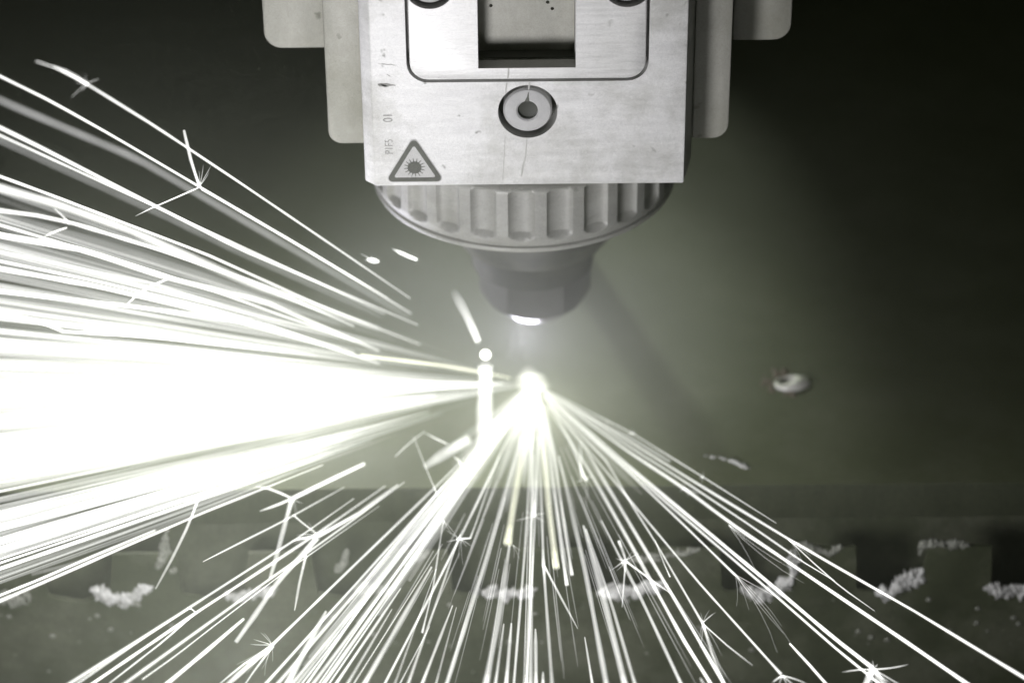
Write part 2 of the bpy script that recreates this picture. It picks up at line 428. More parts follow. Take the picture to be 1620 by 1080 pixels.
es = [e for e in body_bm.edges if abs(e.verts[0].co.x - e.verts[1].co.x) < 1e-6 and e.verts[0].co.y < -0.045 and e.calc_face_angle(0) > 0.5]
bmesh.ops.bevel(body_bm, geom=es, offset=0.5 * MM, segments=2, affect='EDGES', profile=0.5)
px0, px1, pz0, pz1 = -38.9, 34.4, 145.7, 214
cutters = [prism(rrect(px0, pz0, px1, pz1, 6.5), FY - 5, -47, 'y'),
           prism([(-17.1, 150.6), (12.2, 150.6), (12.2, 200), (-17.1, 200)], FY - 5, -41.0, 'y'),
           lathe([(9.1, FY - 5), (9.1, -46)], 56, -2.3, 135.4, axis='y')]
body = part('body', cut(body_bm, cutters), M_BODY, 30)
pan = prism(rrect(px0 + 0.95, pz0 + 0.95, px1 - 0.95, pz1 - 0.95, 5.6), FY - 0.1, -47.6, 'y', 0.25, 2)
pc = [prism([(-17.2, 150.4), (12.3, 150.4), (12.3, 200.2), (-17.2, 200.2)], FY - 5, -40, 'y')]
SCREWS = [(-31.4, 178.0), (27.6, 178.0)]
for sx, sz in SCREWS: pc.append(lathe([(7.6, FY - 5), (7.6, -48.6)], 48, sx, sz, axis='y'))
cover = part('cover_panel', cut(pan, pc), M_PANEL, 30)
# bright back wall of the window with small holes
wall = cut(prism([(-17.0, 150.7), (12.1, 150.7), (12.1, 199.9), (-17.0, 199.9)], -42.2, -40.9, 'y'),
           [lathe([(0.55, -46), (0.55, -36)], 14, x, z, axis='y') for x, z in ((-13.2, 166.0), (-8.0, 168.5), (4.0, 167.0), (5.4, 164.8), (9.8, 170.5), (-2.0, 174.0))])
part('window_back', wall, M_PLATE, 30)
part('window_ledge_shade', prism([(-17.0, -47.0), (12.1, -47.0), (12.1, -42.3), (-17.0, -42.3)], 150.65, 150.9, 'z'), M_DARK)  # dark slab over the ledge, the recess shade put into its colour
def screw(cx, cz, r, yf, parent_bottom, hexr=3.7):
    def rf(k, t, rr, z):
        if rr <= hexr + 0.01:
            a = (t % (math.pi / 3)) - math.pi / 6
            return rr
        return rr
    prof = [(r * 0.98, parent_bottom), (r, yf + 0.9), (r - 0.5, yf + 0.15), (r - 0.9, yf), (hexr + 0.5, yf), (hexr, yf + 0.4), (hexr, yf + 3.2), (0.3, yf + 3.6)]
    s = part('socket_screw', lathe(prof, 60, cx, cz, cap=False, rfun=rf, axis='y'), M_SCREW, 30)
    subpart('socket_floor', lathe([(hexr * 0.99, yf + 1.3), (hexr * 0.6, yf + 1.6), (0.05, yf + 1.6)], 24, cx, cz, cap=False, axis='y'), M_DARK, s).matrix_parent_inverse = Matrix.Identity(4)  # floor coloured dark for the shade inside the socket
    g = subpart('counterbore_shade', lathe([(r * 0.9, parent_bottom - 0.35), (r * 1.22, parent_bottom - 0.3)], 48, cx, cz, cap=False, axis='y'), M_DARK, s)  # dark ring standing in for the shade in the gap round the screw head
    g.matrix_parent_inverse = Matrix.Identity(4)
    return s
screw(-2.3, 135.4, 7.5, FY + 0.6, -46.0, 3.1)
for sx, sz in SCREWS: screw(sx, sz, 6.2, FY + 0.6, -48.6, 3.0)
# side and rear plates stepped back behind the front block
def stepped(name, x0, x1, yf, yb, z0, r, corner, mat):
    poly = rrect(x0, z0, x1, TOPZ, r, 6, corner)
    return part(name, prism(poly, yf, yb, 'y', 0.5, 2), mat, 30)
stepped('side_plate', -64.6, -53.1, -38, 10, 116.6, 4.2, (1, 0, 0, 0), M_PLATE)
stepped('side_plate', 49.3, 60.6, -38, 10, 117.2, 5.0, (0, 1, 0, 0), M_PLATE)
stepped('rear_plate', -84.4, -64.8, -22, 16, 142.0, 5.5, (1, 0, 0, 0), M_PLATE)
stepped('rear_plate', 62.2, 80.4, -22, 16, 143.2, 5.5, (0, 1, 0, 0), M_PLATE)
part('carriage', prism(rrect(-62, 128, 60, TOPZ, 4), 16.5, 62, 'y', 0.8), M_PLATE, 30)
part('plate_joint', prism([(60.65, 150), (62.15, 150), (62.15, TOPZ - 2), (60.65, TOPZ - 2)], -14, 10, 'y'), M_DARK, 30)

bm = bmesh.new()
# rod added unseen behind the carriage to cast a diagonal shadow, with its bracket
pp = lathe([(6, 12), (6.5, 14), (6.5, 205), (6, 207)], 20, 0, 130)
part('shadow_rod', pp, M_DARK, 30)
part('shadow_rod_bracket', prism([(-8, 62.1), (8, 62.1), (8, 123), (-8, 123)], 180, 192, 'z', 0.8), M_DARK, 30)
bm.free()
# fluted clamping nut
NX, NFL, NR = -3.2, 26, 50.5
prof = [(40, 112), (44.0, 112), (44.7, 111.4), (44.7, 109), (45.1, 108.4), (47.5, 107.6), (49.3, 106.9), (50.1, 106.0), (50.5, 105.2), (50.5, 104.55), (50.5, 103.9), (50.5, 103.25), (50.5, 102.6), (50.5, 101.97), (50.5, 101.35), (50.5, 100.72), (50.5, 100.1), (50.5, 99.5), (50.5, 98.9), (50.5, 98.3), (50.5, 97.7), (50.5, 97.1), (50.5, 96.5), (50.5, 95.9), (50.5, 95.3), (50.5, 94.7), (50.5, 94.1), (50.5, 93.47), (50.5, 92.85), (50.5, 92.22), (50.5, 91.6), (50.5, 91.1), (50.5, 90.6), (50.5, 90.1), (50.5, 89.1), (50.4, 88.3), (50.2, 87.5), (50.0, 86.7), (49.9, 86.0), (49.2, 85.7), (49.1, 85.1), (49.8, 84.7), (49.9, 83.9), (49.5, 83.1), (48.3, 82.5), (42.5, 82.3), (40, 83.4)]
PH = math.radians(-90 - 8.3)
def flute(k, t, r, z):
    u = (((t - PH) / (2 * math.pi) * NFL) % 1.0)
    if u > 0.5: u -= 1.0
    a = abs(u)                                      # 0 on a land, 0.5 in mid flute
    d = 0.0
    if a > 0.17:
        q = (0.5 - a) / 0.33
        d = 2.1 * math.sqrt(max(0.0, 1 - q * q)) if q < 1 else 0
    m = min(1, max(0, (106.4 - z) / 1.8)) * min(1, max(0, (z - 87.4) / 2.6))
    return min(r, NR - max(0.0, d - 2.1 * (1 - m)))
nut = part('clamping_nut', lathe(prof, NFL * 20, NX, 0, True, flute), M_NUT, 28)
part('collar', lathe([(38, 109.7), (43.6, 109.7), (43.6, 113.5), (38, 113.5)], 72, NX, 0), M_DARK)
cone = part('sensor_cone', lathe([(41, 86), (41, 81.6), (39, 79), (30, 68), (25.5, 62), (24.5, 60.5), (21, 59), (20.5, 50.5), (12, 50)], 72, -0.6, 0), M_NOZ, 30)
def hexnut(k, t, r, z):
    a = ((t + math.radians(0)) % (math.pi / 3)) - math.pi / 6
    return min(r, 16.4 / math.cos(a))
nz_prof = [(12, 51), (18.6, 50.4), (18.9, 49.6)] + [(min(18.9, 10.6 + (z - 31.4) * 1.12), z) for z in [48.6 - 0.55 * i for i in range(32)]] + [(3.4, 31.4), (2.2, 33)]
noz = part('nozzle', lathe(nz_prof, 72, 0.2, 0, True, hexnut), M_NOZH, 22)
M_COPPER = metal('brass_tip', (0.16, 0.12, 0.05), (0.22, 0.17, 0.08), (0.35, 0.5), 0.4, (300, 300, 300), 0.05)
tip = subpart('nozzle_tip', lathe([(10.2, 32.2), (10.4, 31.4), (9.8, 31.0), (3.4, 30.9), (2.0, 31.9)], 48, 0.2, 0, True), M_COPPER, noz)
tip.matrix_parent_inverse = Matrix.Identity(4)

# laser warning sign
def tri(cx, cz, s, r, n=5):
    h = s * math.sqrt(3) / 2
    P = [Vector((cx - s / 2, cz - h / 3)), Vector((cx + s / 2, cz - h / 3)), Vector((cx, cz + 2 * h / 3))]
    out = []
    for i in range(3):
        p, a, b = P[i], P[i - 1], P[(i + 1) % 3]
        da = (a - p).normalized(); db = (b - p).normalized()
        c = p + (da + db).normalized() * (r / math.sin(math.radians(30)))
        a0 = math.atan2(*(reversed(tuple(p + da * (r / math.tan(math.radians(30))) - c)))); a1 = math.atan2(*(reversed(tuple(p + db * (r / math.tan(math.radians(30))) - c))))
        while a1 < a0: a1 += 2 * math.pi
        for k in range(n + 1):
            t = a0 + (a1 - a0) * k / n; out.append((c.x + r * math.cos(t), c.y + r * math.sin(t)))
    return out
TX, TZ = -37.4, 116.6
lab = part('warning_label', prism(tri(TX, TZ, 19.0, 1.4), FY - 0.12, FY + 0.2, 'y'), M_LABEL, 30)
def lsub(name, bm, mat):
    o = subpart(name, bm, mat, lab); o.matrix_parent_inverse = Matrix.Identity(4); return o
band = cut(prism(tri(TX, TZ, 18.2, 1.3), FY - 0.2, FY, 'y'), [prism(tri(TX, TZ, 13.2, 0.5), FY - 1, FY + 1, 'y')])
lsub('triangle_border', band, M_PRINT)
star = []
for i in range(16):
    t = 2 * math.pi * i / 16 + 0.1
    for dt, r in ((-0.075, 2.15), (-0.02, 3.35), (0.02, 3.35), (0.075, 2.15)):
        star.append((TX + r * math.cos(t + dt), TZ - 0.3 + r * math.sin(t + dt)))
lsub('laser_starburst', prism(star, FY - 0.2, FY, 'y'), M_PRINT)
# worn hand-stamped characters up the left edge
def text_mesh(s, size):
    c = bpy.data.curves.new('t', 'FONT'); c.body = s; c.size = size * MM; c.extrude = 0.06 * MM; c.offset = -0.00002; c.align_x = 'LEFT'
    o = bpy.data.objects.new('t', c); COL.objects.link(o)
    dg = bpy.context.evaluated_depsgraph_get(); dg.update()
    me = bpy.data.meshes.new_from_object(o.evaluated_get(dg)); bpy.data.objects.remove(o)
    return me
for s, x, z, size in (('P1F5', -43.9, 121.0, 3.6), ('01', -43.7, 132.2, 4.2)):
    me = text_mesh(s, size)
    me.transform(Matrix.Translation(Vector((x, FY - 0.02, z)) * MM) @ Matrix.Rotation(math.radians(90), 4, 'X') @ Matrix.Rotation(math.radians(90), 4, 'Z') @ Matrix.Scale(0.75, 4, (1, 0, 0)))
    part('stamped_mark', me, M_FADED, 30)
def smear(pts, mat, name='scuff_mark', y=FY - 0.03):
    bm = bmesh.new(); A = []; B = []
    for x, z, hw in pts:
        A.append(bm.verts.new(Vector((x - hw, y, z)) * MM)); B.append(bm.verts.new(Vector((x + hw, y, z)) * MM))
    for i in range(len(A) - 1): bm.faces.new((A[i], B[i], B[i + 1], A[i + 1]))
    r = bmesh.ops.extrude_face_region(bm, geom=bm.faces[:])
    for v in [g for g in r['geom'] if isinstance(g, bmesh.types.BMVert)]: v.co.y += 0.1 * MM
    bmesh.ops.recalc_face_normals(bm, faces=bm.faces)
    return part(name, bm, mat, 30)
def hmark(x0, x1, z, h):
    n = 7; pts = []
    bm = bmesh.new(); A = []; B = []
    for i in range(n):
        t = i / (n - 1); x = x0 + (x1 - x0) * t; hh = h * math.sin(math.pi * (0.08 + 0.84 * t)) * random.uniform(0.6, 1.1)
        zz = z + random.uniform(-0.12, 0.12) - t * 0.6
        A.append(bm.verts.new(Vector((x, FY - 0.03, zz - hh)) * MM)); B.append(bm.verts.new(Vector((x, FY - 0.03, zz + hh)) * MM))
    for i in range(n - 1): bm.faces.new((A[i], A[i + 1], B[i + 1], B[i]))
    r = bmesh.ops.extrude_face_region(bm, geom=bm.faces[:])
    for v in [g for g in r['geom'] if isinstance(g, bmesh.types.BMVert)]: v.co.y += 0.1 * MM
    bmesh.ops.recalc_face_normals(bm, faces=bm.faces)
    return part('scuff_mark', bm, M_FADED, 30)
hmark(-47.8, -42.4, 145.4, 0.55); hmark(-47.8, -44.5, 145.0, 0.5); hmark(-47.6, -41.8, 152.3, 0.14); hmark(-45.0, -43.9, 148.6, 0.25)
M_DRIP = metal('drip_stain', (0.28, 0.28, 0.25), (0.48, 0.48, 0.45), (0.5, 0.6), 0.05, (400, 400, 120), 0.02)
smear([(-8.0, 150.3, 0.22), (-8.1, 148, 0.28), (-8.3, 146.9, 0.2)], M_DRIP, 'drip_stain', FY - 0.13)
smear([(-8.6, 145.4, 0.25), (-8.9, 143, 0.2), (-8.9, 141.5, 0.12)], M_DRIP, 'drip_stain')
smear([(-1.7, 145.5, 0.2), (-1.9, 144.0, 0.3), (-2.0, 142.9, 0.12)], M_DRIP, 'drip_stain')
smear([(-9.3, 126.8, 0.1), (-9.6, 120, 0.16), (-10.2, 111.4, 0.2)], M_DRIP, 'drip_stain')
smear([(-2.6, 126.2, 0.15), (-3.0, 120, 0.25), (-3.9, 116, 0.35), (-4.4, 112.6, 0.2)], M_DRIP, 'drip_stain')
smear([(-2.05, 141.7, 0.12), (-2.2, 140.2, 0.3), (-2.5, 138.6, 0.75)], M_PRINT, 'drip_stain', FY + 0.56)

# ------------------------------------------------------------------ sparks
CPX = (846, 606); CUT = Vector((0, 0, 2)) * MM
def tube(bm, hl, P, Rr, H, n=6):
    """soft thread through 3-D points P with radii Rr; H = heat per point"""
    rings = []
    for i, p in enumerate(P):
        a = P[max(0, i - 1)]; b = P[min(len(P) - 1, i + 1)]
        d = (b - a).normalized(); s = d.cross(Vector((0.3, 0.2, 1))).normalized(); t = d.cross(s)
        ring = []
        for k in range(n):
            q = 2 * math.pi * k / n
            v = bm.verts.new(p + (s * math.cos(q) + t * math.sin(q)) * Rr[i]); v[hl] = H[i]; ring.append(v)
        rings.append(ring)
    for a, b in zip(rings, rings[1:]):
        for k in range(n):
            j = (k + 1) % n; bm.faces.new((a[k], a[j], b[j], b[k]))
    for ring, dirn in ((rings[0], -1), (rings[-1], 1)):
        bm.faces.new(ring[::-1] if dirn < 0 else ring)
SCL = 0.00022 * 0.5
class Fan:
    """direction law of one spark: how far its path leaves the plane of the sheet / the plane facing the lens"""
    def __init__(self, mode, v): self.mode, self.v = mode, v
    def at(self, x, y):
        s = math.hypot(x - CPX[0], y - CPX[1]) / 560.0
        if self.mode == 'z': return unproj(x, y, 2, 2 + self.v * s)     # rises v mm per 560 px over the sheet
        if self.mode == 'c': return unproj(x, y, 1, self.v)              # stays v mm in depth
        p = unproj(x, y, 1, self.v * s)                                  # drifts v mm in depth, never below the sheet
        if p.z < 0.003: p = unproj(x, y, 2, 3 + (abs(self.v) % 17) * s)
        return p
def resample(px, n):
    cum = [0]
    for a, b in zip(px, px[1:]): cum.append(cum[-1] + math.hypot(b[0] - a[0], b[1] - a[1]))
    out = []
    for i in range(n):
        s = cum[-1] * i / (n - 1); k = 0
        while k < len(px) - 2 and cum[k + 1] < s: k += 1
        f = (s - cum[k]) / max(1e-6, cum[k + 1] - cum[k])
        out.append((px[k][0] * (1 - f) + px[k + 1][0] * f, px[k][1] * (1 - f) + px[k + 1][1] * f))
    return out
def thread(bm, hl, px, wd, fan, head=0.35, tail=1.0, h0=0.6, h1=1.0, n=None, sides=6, wob=0.12):
    L = sum(math.hypot(b[0] - a[0], b[1] - a[1]) for a, b in zip(px, px[1:]))
    n = n or max(4, min(22, int(L / 28) + 2))
    q = resample(px, n); P = [fan.at(*c) for c in q]; R_ = []; H = []
    for i in range(n):
        t = i / (n - 1)
        e = min(1.0, head + (1 - head) * t / 0.25) if t < 0.25 else 1.0
        if t > 0.8: e *= 1 + (tail - 1) * (t - 0.8) / 0.2
        R_.append(max(0.5, wd * e * random.uniform(1 - wob, 1 + wob)) * SCL * 1.17)
        H.append((h0 + (h1 - h0) * t) * random.uniform(0.9, 1.1))
    tube(bm, hl, P, R_, H, sides)
def new_thread():
    bm = bmesh.new(); return bm, bm.verts.layers.float.new('glow_level')
def hairs(c, dirs, fan, wd=1.4):
    wd *= 0.5
    bm, hl = new_thread()
    for ang, ln in dirs:
        a = math.radians(ang); bend = random.uniform(-0.25, 0.25)
        pts = [c]
        for k in (0.35, 0.7, 1.0):
            aa = a + bend * k; pts.append((c[0] + ln * k * math.cos(aa), c[1] - ln * k * math.sin(aa)))
        thread(bm, hl, pts, wd, fan, 1.0, 0.4, 0.75, 0.25, 5, 5, 0.05)
    return bm
SPARKS = []
def spark(px, wd, fan, mat=M_SPK, label=None, group=None, zone=None, head=0.35, tail=1.0, h0=0.6, h1=1.0, name='spark_trail', kids=()):
    bm, hl = new_thread(); thread(bm, hl, px, wd, fan, head, tail, h0, h1)
    o = link(name, bm, mat, None, True)
    o['category'] = 'spark'
    if label: o['label'] = label
    o['group'] = group or 'spark trails from the cutting point'
    SPARKS.append((o, zone, px, wd))
    for kind, args in kids:
        if kind == 'burst':
            link('burst', hairs(args[0], args[1], fan, *(args[2:] or ())), M_SPK, o, True)
        else:
            b2, h2 = new_thread(); thread(b2, h2, args[0], args[1], fan, 0.9, args[2] if len(args) > 2 else 0.5, 1.0, 0.6)
            link('branch', b2, M_SPK, o, True)
    return o
def Z(): return Fan('z', random.uniform(4, 26))
def Y(a=50): return Fan('y', random.uniform(-a, a))
GU = 'spark trails rising to the upper left'; GL = 'spark trails along the lower edge of the jet'; GB = 'spark trails fanning out below the cutting point'; GR = 'spark trails fanning to the right'
# upper left, one by one
spark([(649, 472), (539, 397), (378, 288), (244, 199), (139, 134), (96, 110), (57, 97)], 3.6, Fan('y', -71), label='highest spark trail on the left, its bright tip split near the top left corner', group=GU, h0=0.9, h1=1.3, tail=0.3,
      kids=[('branch', ([(139, 134), (112, 117), (84, 105)], 5.0, 0.4)), ('burst', ((137, 133), [(30, 22), (215, 34), (100, 16), (250, 14), (170, 18)]))])
spark([(651, 496), (470, 386), (318, 297), (180, 216), (80, 160), (-30, 106)], 4.0, Fan('y', -56), label='second highest white spark trail on the left, forked at the long side branch', group=GU, h0=0.9,
      kids=[('branch', ([(316, 296), (303, 258), (291, 206)], 5.0, 0.7)), ('branch', ([(316, 296), (280, 312), (238, 330), (214, 342)], 2.2, 0.3)), ('burst', ((316, 294), [(75, 34), (60, 36), (48, 26), (85, 24)], 1.6))])
spark([(613, 471), (452, 376), (319, 299)], 3.4, Fan('y', -54), label='short white spark trail joining the forked trail at its fork, upper left', group=GU)
spark([(648, 502), (487, 408), (217, 251), (0, 159), (-40, 138)], 6.5, Fan('y', 60), M_DIM, 'soft grey out of focus spark trail between two sharp white ones on the upper left', GU, h0=0.9, h1=1.6)
spark([(661, 514), (378, 393), (48, 225), (0, 202), (-40, 182)], 5.0, Fan('y', -65), label='bright straight spark trail just below the soft grey trail on the upper left', group=GU, h1=1.4)
spark([(609, 497), (400, 398), (261, 334), (0, 214), (-40, 196)], 3.4, Fan('y', -66), label='thin spark trail running close under the bright straight trail on the upper left', group=GU)
spark([(605, 500), (380, 399), (261, 341), (0, 221), (-40, 203)], 5.0, Fan('y', 70), M_DIM, 'faint grey spark trail hugging the underside of the paired bright trails, upper left', GU, h0=.9, h1=1.5)
spark([(665, 545), (517, 488), (326, 402), (90, 312), (0, 279), (-40, 265)], 4.2, Fan('y', -59), label='sharp white spark trail forming the top edge of the dense jet', group=GU, h1=1.3)
spark([(600, 520), (391, 446), (200, 362), (87, 322), (0, 297), (-40, 285)], 9, Fan('y', 45), label='broad glaring spark trail just inside the top edge of the dense jet', group=GU, h0=.5, h1=1.1)
spark([(560, 516), (391, 443), (261, 398), (120, 354), (60, 341), (0, 333), (-30, 329)], 6, Fan('y', -74), label='wide curved spark trail bending flat at the left edge with a cross spike', group=GU, h1=1.3,
      kids=[('branch', ([(110, 354), (98, 340), (86, 330)], 3.0, 0.4)), ('branch', ([(106, 360), (88, 366), (70, 374)], 2.6, 0.3))])
spark([(540, 515), (330, 440), (150, 381), (0, 341), (-30, 334)], 5, Fan('y', 55), M_DIM, 'dim grey spark trail under the wide curved one on the left', GU, h0=1, h1=1.5)
spark([(560, 540), (330, 457), (150, 400), (0, 356), (-30, 348)], 4.5, Fan('y', -68), label='narrow white spark trail between grey gaps, a little below the curved trail on the left', group=GU)
spark([(600, 555), (420, 478), (268, 440), (130, 395), (0, 372), (-30, 366)], 9, Fan('y', -58), label='glaring spark trail with a curved side branch in the upper part of the jet', group=GU, h0=.6, h1=1.1,
      kids=[('branch', ([(266, 441), (232, 455), (212, 470), (198, 484)], 3.4, 0.4))])
spark([(470, 520), (240, 448), (0, 398), (-30, 391)], 4, Fan('y', -52), M_DIM, 'thin grey spark trail below the glaring branched one in the upper jet', GU, h0=1, h1=1.6)
spark([(560, 556), (330, 487), (150, 444), (0, 413), (-30, 406)], 4.2, Fan('y', -72), label='white spark trail just above the broad dark gap on the left edge', group=GU)
spark([(560, 560), (330, 494), (150, 452), (0, 425), (-30, 419)], 8, Fan('y', -61), label='strong spark trail bordering the top of the broad dark gap on the left edge', group=GU, h0=.6, h1=1.1)
spark([(600, 575), (420, 514), (220, 486), (0, 461), (-30, 457)], 7, Fan('y', -63), label='strong spark trail bordering the bottom of the broad dark gap on the left edge', group=GU, h0=.6, h1=1.1)
spark([(450, 556), (250, 534), (100, 524), (60, 508), (28, 500), (0, 496), (-30, 492)], 6, Fan('y', -75), label='white spark trail with a kink and a forked end, halfway up the left edge', group=GU, h1=1.1)
spark([(808, 598), (770, 590), (700, 578), (570, 562)], 5, Fan('y', -65), M_YEL, 'pale yellow spark trail streaking left from just above the cutting point', GU, h0=1, h1=1.0)
# under the jet
for i, (ye, xs, wd, mt, lb) in enumerate([(833, 420, 7, M_SPK, 'thick spark trail along the underside of the white jet, above the grey slit'),
        (852, 460, 4, M_SPK, 'spark trail directly under the grey slit below the jet'), (860, 460, 3, M_DIM, 'dim thread tucked between two white trails below the jet'),
        (870, 540, 7, M_SPK, 'brightest wide spark trail in the bundle below the jet'), (879, 520, 3.2, M_DIM, 'soft thread under the brightest trail of the bundle below the jet'),
        (890, 560, 3.6, M_SPK, 'white spark trail second lowest in the bundle below the jet'), (899, 590, 5.5, M_SPK, 'lowest trail of the bundle below the jet, bordering the dark gap'),
        (884, 520, 2.5, M_SPK, 'fine thread inside the bundle below the jet'), (865, 500, 2.6, M_SPK, 'hair thin spark trail high in the bundle below the jet')]):
    s = (ye - 606) / 846.0
    spark([(xs, 606 + s * (846 - xs)), (0, ye), (-40, ye + 40 * s)], wd, Z(), mt, lb, GL, head=0.12, h0=0.4)
spark([(246, 838), (150, 878), (60, 917), (0, 941), (-40, 957)], 4, Z(), label='upper of the two long trails set apart below the jet, starting at a blunt bead', group=GL, head=0.9)
spark([(511, 735), (423, 770), (330, 807), (200, 863), (100, 907), (0, 950), (-40, 967)], 4.6, Z(), label='lower of the two long trails set apart below the jet, above the dross', group=GL)
spark([(470, 742), (300, 815), (190, 862), (120, 890), (50, 908)], 5, Z(), M_DIM, 'faint smoky trail above the two long trails set apart below the jet', GL, h1=0.4)
spark([(314, 788), (299, 828), (275, 878), (246, 931)], 5, Z(), label='curved spark trail bending down from the jet to the white dross on the left', group=GL, head=0.8, tail=0.3, h0=1.2, h1=0.4)
spark([(577, 733), (520, 760), (463, 788)], 6, Z(), label='short thick spark trail ending at a three way fork left of centre', group=GL, head=0.7, h0=1.2, h1=1.4,
      kids=[('branch', ([(462, 788), (449, 835), (436, 885), (427, 914)], 8, 0.5)), ('branch', ([(462, 788), (440, 798), (411, 808)], 4, 0.3)), ('branch', ([(462, 788), (445, 780), (424, 772), (405, 769)], 3, 0.3)), ('branch', ([(464, 814), (480, 828), (503, 845)], 2.6, 0.6)), ('burst', ((464, 790), [(280, 28), (255, 24), (300, 20), (330, 16)], 1.6))])
spark([(545, 770), (446, 825), (380, 858), (321, 888)], 3, Z(), label='thin straight spark trail crossing behind the three way fork', group=GL, head=0.3, tail=0.3, h0=0.5, h1=0.8)
# lower left, down to the bottom edge
ZL = 'bl'
spark([(560, 788), (472, 850), (430, 877), (330, 941), (228, 1006), (111, 1080), (70, 1106)], 4, Z(), label='long spark trail reaching the bottom edge farthest left', group=GB)
spark([(300, 962), (228, 1008), (123, 1080), (80, 1110)], 2.6, Z(), label='thin spark trail splitting off just beside the farthest left one', group=GB)
spark([(610, 768), (504, 842), (427, 893), (308, 970), (147, 1080), (110, 1105)], 4.6, Z(), label='spark trail passing the dross lump with a hooked burr, second group from the bottom left', group=GB,
      kids=[('branch', ([(297, 961), (305, 963), (310, 970)], 2.4, 0.8)), ('branch', ([(308, 970), (258, 1014), (173, 1080)], 2.8, 0.8))])
spark([(630, 766), (567, 812), (503, 848)], 6, Fan('z', 12), label='short bright trail bursting into a thick falling fork left of centre', group=GB,
      kids=[('branch', ([(502, 850), (470, 886), (441, 917), (405, 970), (373, 1015)], 8.5, 0.6)), ('branch', ([(484, 878), (474, 920), (466, 965)], 4.4, 0.25)), ('branch', ([(503, 848), (480, 850), (462, 856)], 4, 0.3)), ('burst', ((503, 847), [(130, 26), (165, 34), (190, 40), (150, 18)], 1.8))])
spark([(640, 762), (567, 816), (483, 876), (423, 918), (330, 985), (198, 1080), (160, 1108)], 4.2, Z(), label='spark trail running under the thick falling fork to the bottom edge', group=GB)
spark([(600, 800), (440, 912), (330, 996), (280, 1035), (225, 1074)], 1.8, Z(), label='hair thin faint trail below the one running under the thick falling fork', group=GB)
spark([(386, 978), (330, 1026), (265, 1080), (240, 1100)], 5.6, Z(), label='short bright streak alone in the dark near the bottom left, starting abruptly', group=GB, head=0.6, h0=1.1, h1=1.3)
spark([(760, 700), (686, 773), (560, 894), (430, 1020)], 4, Z(), label='long thin spark trail ending in a downward brush of hairs near the bottom edge', group=GB,
      kids=[('branch', ([(432, 1020), (400, 1046), (360, 1082)], 7, 0.9)), ('branch', ([(430, 1022), (385, 1050), (346, 1082)], 3, 0.5)), ('branch', ([(430, 1024), (405, 1056), (386, 1084)], 3, 0.6)),
            ('burst', ((430, 1019), [(110, 22), (125, 26), (165, 30), (185, 34), (260, 42), (280, 26), (245, 50), (235, 56), (225, 60), (215, 64)], 1.8))])
def fanline(xe, wd, start=None, ye=1080, bow=0.0, mat=M_SPK, zone='bottom', **kw):
    """a trail from (near) the cutting point out to the frame edge and a little past it"""
    s = start or (CPX[0] + (xe - CPX[0]) * 0.05, CPX[1] + (ye - CPX[1]) * 0.05)
    mid = ((s[0] + xe) / 2 + bow, (s[1] + ye) / 2)
    e2 = (xe + (xe - s[0]) * 0.06, ye + (ye - s[1]) * 0.06)
    spark([s, mid, (xe, ye), e2], wd, Z(), mat, zone=zone, group=GB, **kw)
for xe, wd, st, bow in [(421, 4, None, 2), (455, 9, (516, 966), 0), (463, 5, None, 4), (471, 4, None, 2), (478, 3, None, 0), (486, 4, (640, 862), 0), (496, 5.5, None, 3), (512, 6.5, None, 2),
        (532, 4.5, (634, 930), 0), (550, 3.2, (620, 963), 0), (577, 7, (683, 896), 0), (609, 4.2, None, 4), (625, 2.0, (690, 900), 0), (633, 1.8, (680, 990), 0), (646, 4, (728, 845), 0),
        (668, 4.6, (716, 957), 0), (690, 2.0, (722, 960), 0), (707, 7, (825, 690), 3), (769, 9, (806, 862), 2), (784, 4, (797, 986), 0), (801, 5.5, (809, 985), 0), (813, 4.2, None, 3), (829, 2.0, (836, 820), 0),
        (839, 7, (842, 690), 0), (848, 5.5, (847, 994), 0), (859, 4, (859, 1062), 0), (833, 3, (850, 760), 0), (937, 3.6, (925, 1007), 0), (959, 7.5, (884, 721), 4), (988, 9, (923, 831), 2), (1004, 5, (927, 836), 3), (1077, 5, (951, 823), 3)]:
    fanline(xe, wd, st, bow=bow)
fanline(440, 5, (700, 770), bow=3); fanline(505, 3, (770, 700)); fanline(521, 3, (700, 820)); fanline(560, 2, (700, 860))
spark([(855, 640), (858, 690), (868, 800), (880, 897)], 10, Z(), M_YEL, 'thickest yellowish spark trail under the cutting point, ending bluntly above the slat', GB, h0=.8)
spark([(858, 640), (870, 720), (885, 840), (897, 925)], 6, Z(), label='blunt spark trail beside the thickest yellowish one, reaching a little lower', group=GB)
spark([(862, 640), (878, 730), (894, 840), (905, 909)], 5, Z(), label='rightmost of the three blunt trails right under the cutting point', group=GB)
spark([(840, 640), (826, 720), (812, 800), (803, 860)], 11, Z(), M_YEL, 'wide yellow white spark trail ending in a square blob left of the cutting point', GB, h0=.8,
      kids=[('burst', ((812, 862), [(300, 24), (285, 20), (320, 14)], 1.4))])
spark([(850, 660), (856, 780), (860, 895)], 4.5, Z(), label='spark trail forking over the middle of the slat into straight and slanting branches', group=GB,
      kids=[('branch', ([(860, 895), (866, 980), (874, 1090)], 5, 1.0)), ('branch', ([(862, 896), (885, 940), (914, 994)], 3.4, 0.2))])
spark([(852, 690), (848, 760), (845, 815)], 5, Z(), label='short trail ending in a small cross shaped burst above the middle slat', group=GB, kids=[('burst', ((845, 815), [(20, 18), (200, 30), (160, 16), (240, 34), (330, 20), (90, 14), (270, 40)], 2.0))])
spark([(845, 720), (838, 900), (832, 1090)], 3, Z(), label='thin plumb trail close beside the blunt central ones', group=GB)
